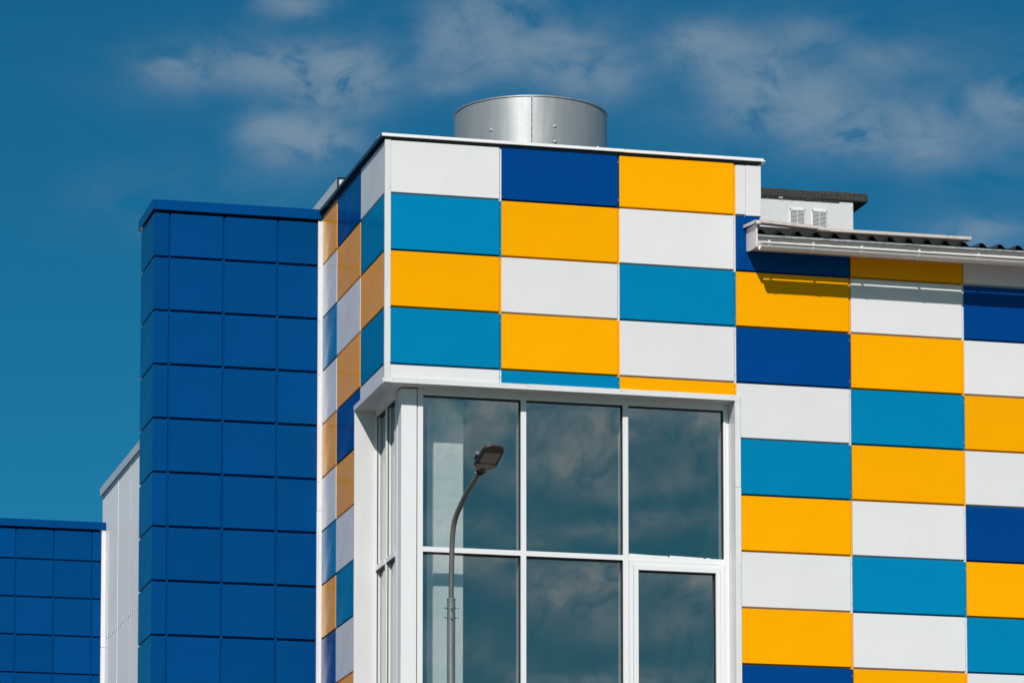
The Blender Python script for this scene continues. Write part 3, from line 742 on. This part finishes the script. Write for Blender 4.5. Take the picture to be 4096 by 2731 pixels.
# head: frame with d (length), h (across), n (outward normal of the underside)
d = Vector((.146, -.876, .46)).normalized(); h = Vector((-.986, -.164, 0)).normalized(); h = (h - d * h.dot(d)).normalized(); nn = d.cross(h)
if nn.z > 0: nn = -nn
NK = Vector((-.116, -4.721, 9.136))
def loc(l, a, q=0.): return NK + d * l + h * a + nn * q
def rounded(pts): return pts
ol = [(.0, .042), (.0, -.042), (.020, -.070), (.062, -.114), (.085, -.116), (.285, -.108), (.315, -.102), (.340, -.082), (.356, -.050), (.362, 0), (.356, .050), (.340, .080), (.315, .100), (.285, .106), (.085, .108), (.066, .105), (.020, .062)]
mb = MB()
lev = [(.0, 1.), (-.016, 1.0), (-.040, .86), (-.052, .60)]
rg = []
for q, s_ in lev: rg.append([mb.bm.verts.new(loc(.18 + (l - .18) * s_, a * s_, q)) for l, a in ol])
fs = []
for A, Bq in zip(rg, rg[1:]):
    for i in range(len(ol)): j = (i + 1) % len(ol); fs.append(mb.bm.faces.new((A[i], A[j], Bq[j], Bq[i])))
fs += [mb.bm.faces.new(rg[0]), mb.bm.faces.new(rg[-1])]; mb._fin(fs, M['lamp'])
# cooling fins and sensor block on the top side
for a in (-.06, -.03, 0, .03, .06):
    vs = [loc(.12, a - .003, -.05), loc(.12, a + .003, -.05), loc(.30, a + .003, -.05), loc(.30, a - .003, -.05)]
    A = [mb.bm.verts.new(v) for v in vs]; Bq = [mb.bm.verts.new(v - nn * .012) for v in vs]
    mb._fin([mb.bm.faces.new((A[i], A[(i + 1) % 4], Bq[(i + 1) % 4], Bq[i])) for i in range(4)] + [mb.bm.faces.new(Bq)], M['lamp'])
HD = mb.build('lamp_head', LA, 'flat dark LED lamp head tilted upward')
def slab(pts, q0, q1, mat, name):
    mb = MB(); A = [mb.bm.verts.new(loc(l, a, q0)) for l, a in pts]; Bq = [mb.bm.verts.new(loc(l, a, q1)) for l, a in pts]
    n_ = len(pts); mb._fin([mb.bm.faces.new((A[i], A[(i + 1) % n_], Bq[(i + 1) % n_], Bq[i])) for i in range(n_)] + [mb.bm.faces.new(Bq), mb.bm.faces.new(A[::-1])], mat)
    return mb, name
mb, nm = slab([(.006, .04), (.006, -.042), (.022, -.064), (.060, -.106), (.092, -.110), (.096, -.08), (.104, -.05), (.106, .0), (.104, .05), (.094, .07), (.092, .100), (.066, .098), (.022, .056)], .0, .006, M['lamp_lens'], 'driver_cover')
mb.build(nm, HD)
mb, nm = slab([(.112, -.088), (.112, .074), (.255, .074), (.262, .066), (.262, -.08), (.255, -.088)], .0, .003, M['lamp_lens'], 'led_panel')
for i in range(6):
    a = -.072 + i * .0262
    for j in range(24):
        l = .118 + j * .0058
        vs = [loc(l, a - .0016, .0032), loc(l, a + .0016, .0032), loc(l + .0042, a + .0016, .0032), loc(l + .0042, a - .0016, .0032)]
        A = [mb.bm.verts.new(v) for v in vs]; Bq = [mb.bm.verts.new(v + nn * .0012) for v in vs]
        mb._fin([mb.bm.faces.new((A[t], A[(t + 1) % 4], Bq[(t + 1) % 4], Bq[t])) for t in range(4)] + [mb.bm.faces.new(Bq)], M['led'])
mb.build(nm, HD)
mb = MB()
mb.tube([loc(-.055, 0, -.018), loc(.03, 0, -.018)], .034, M['lamp'], 20)
mb.tube([loc(-.05, 0, -.018), loc(-.032, 0, -.018)], .040, M['lamp'], 20)
for a in (.040, -.040): mb.tube([loc(-.042, a, -.018), loc(-.042, a * 1.45, -.018)], .009, M['lamp'], 10)
mb.tube([loc(-.008, -.036, -.018), loc(-.008, -.052, -.018)], .007, M['lamp'], 10)
for l in (.012, -.034): mb.dome(loc(l, .052, .0), tuple(nn * .4 + h * .5 + Vector((-.485, -1, .87)) * .6), .0075, M['screw'])
mb.build('clamp', LA)
mb = MB()
vs = [loc(.10, .080, -.055), loc(.17, .080, -.055), loc(.17, .115, -.055), loc(.10, .115, -.055)]
A = [mb.bm.verts.new(v + nn * .012) for v in vs]; Bq = [mb.bm.verts.new(v - nn * .028) for v in vs]
mb._fin([mb.bm.faces.new((A[i], A[(i + 1) % 4], Bq[(i + 1) % 4], Bq[i])) for i in range(4)] + [mb.bm.faces.new(Bq), mb.bm.faces.new(A[::-1])], M['galv_pole'])
mb.build('light_sensor', HD)

# ------------------------------------------------------------------ output
S.render.engine = 'CYCLES'
S.view_settings.view_transform = 'Standard'; S.view_settings.look = 'None'; S.view_settings.exposure = 0; S.view_settings.gamma = 1
S.cycles.caustics_reflective = False; S.cycles.max_bounces = 8; S.cycles.transparent_max_bounces = 12
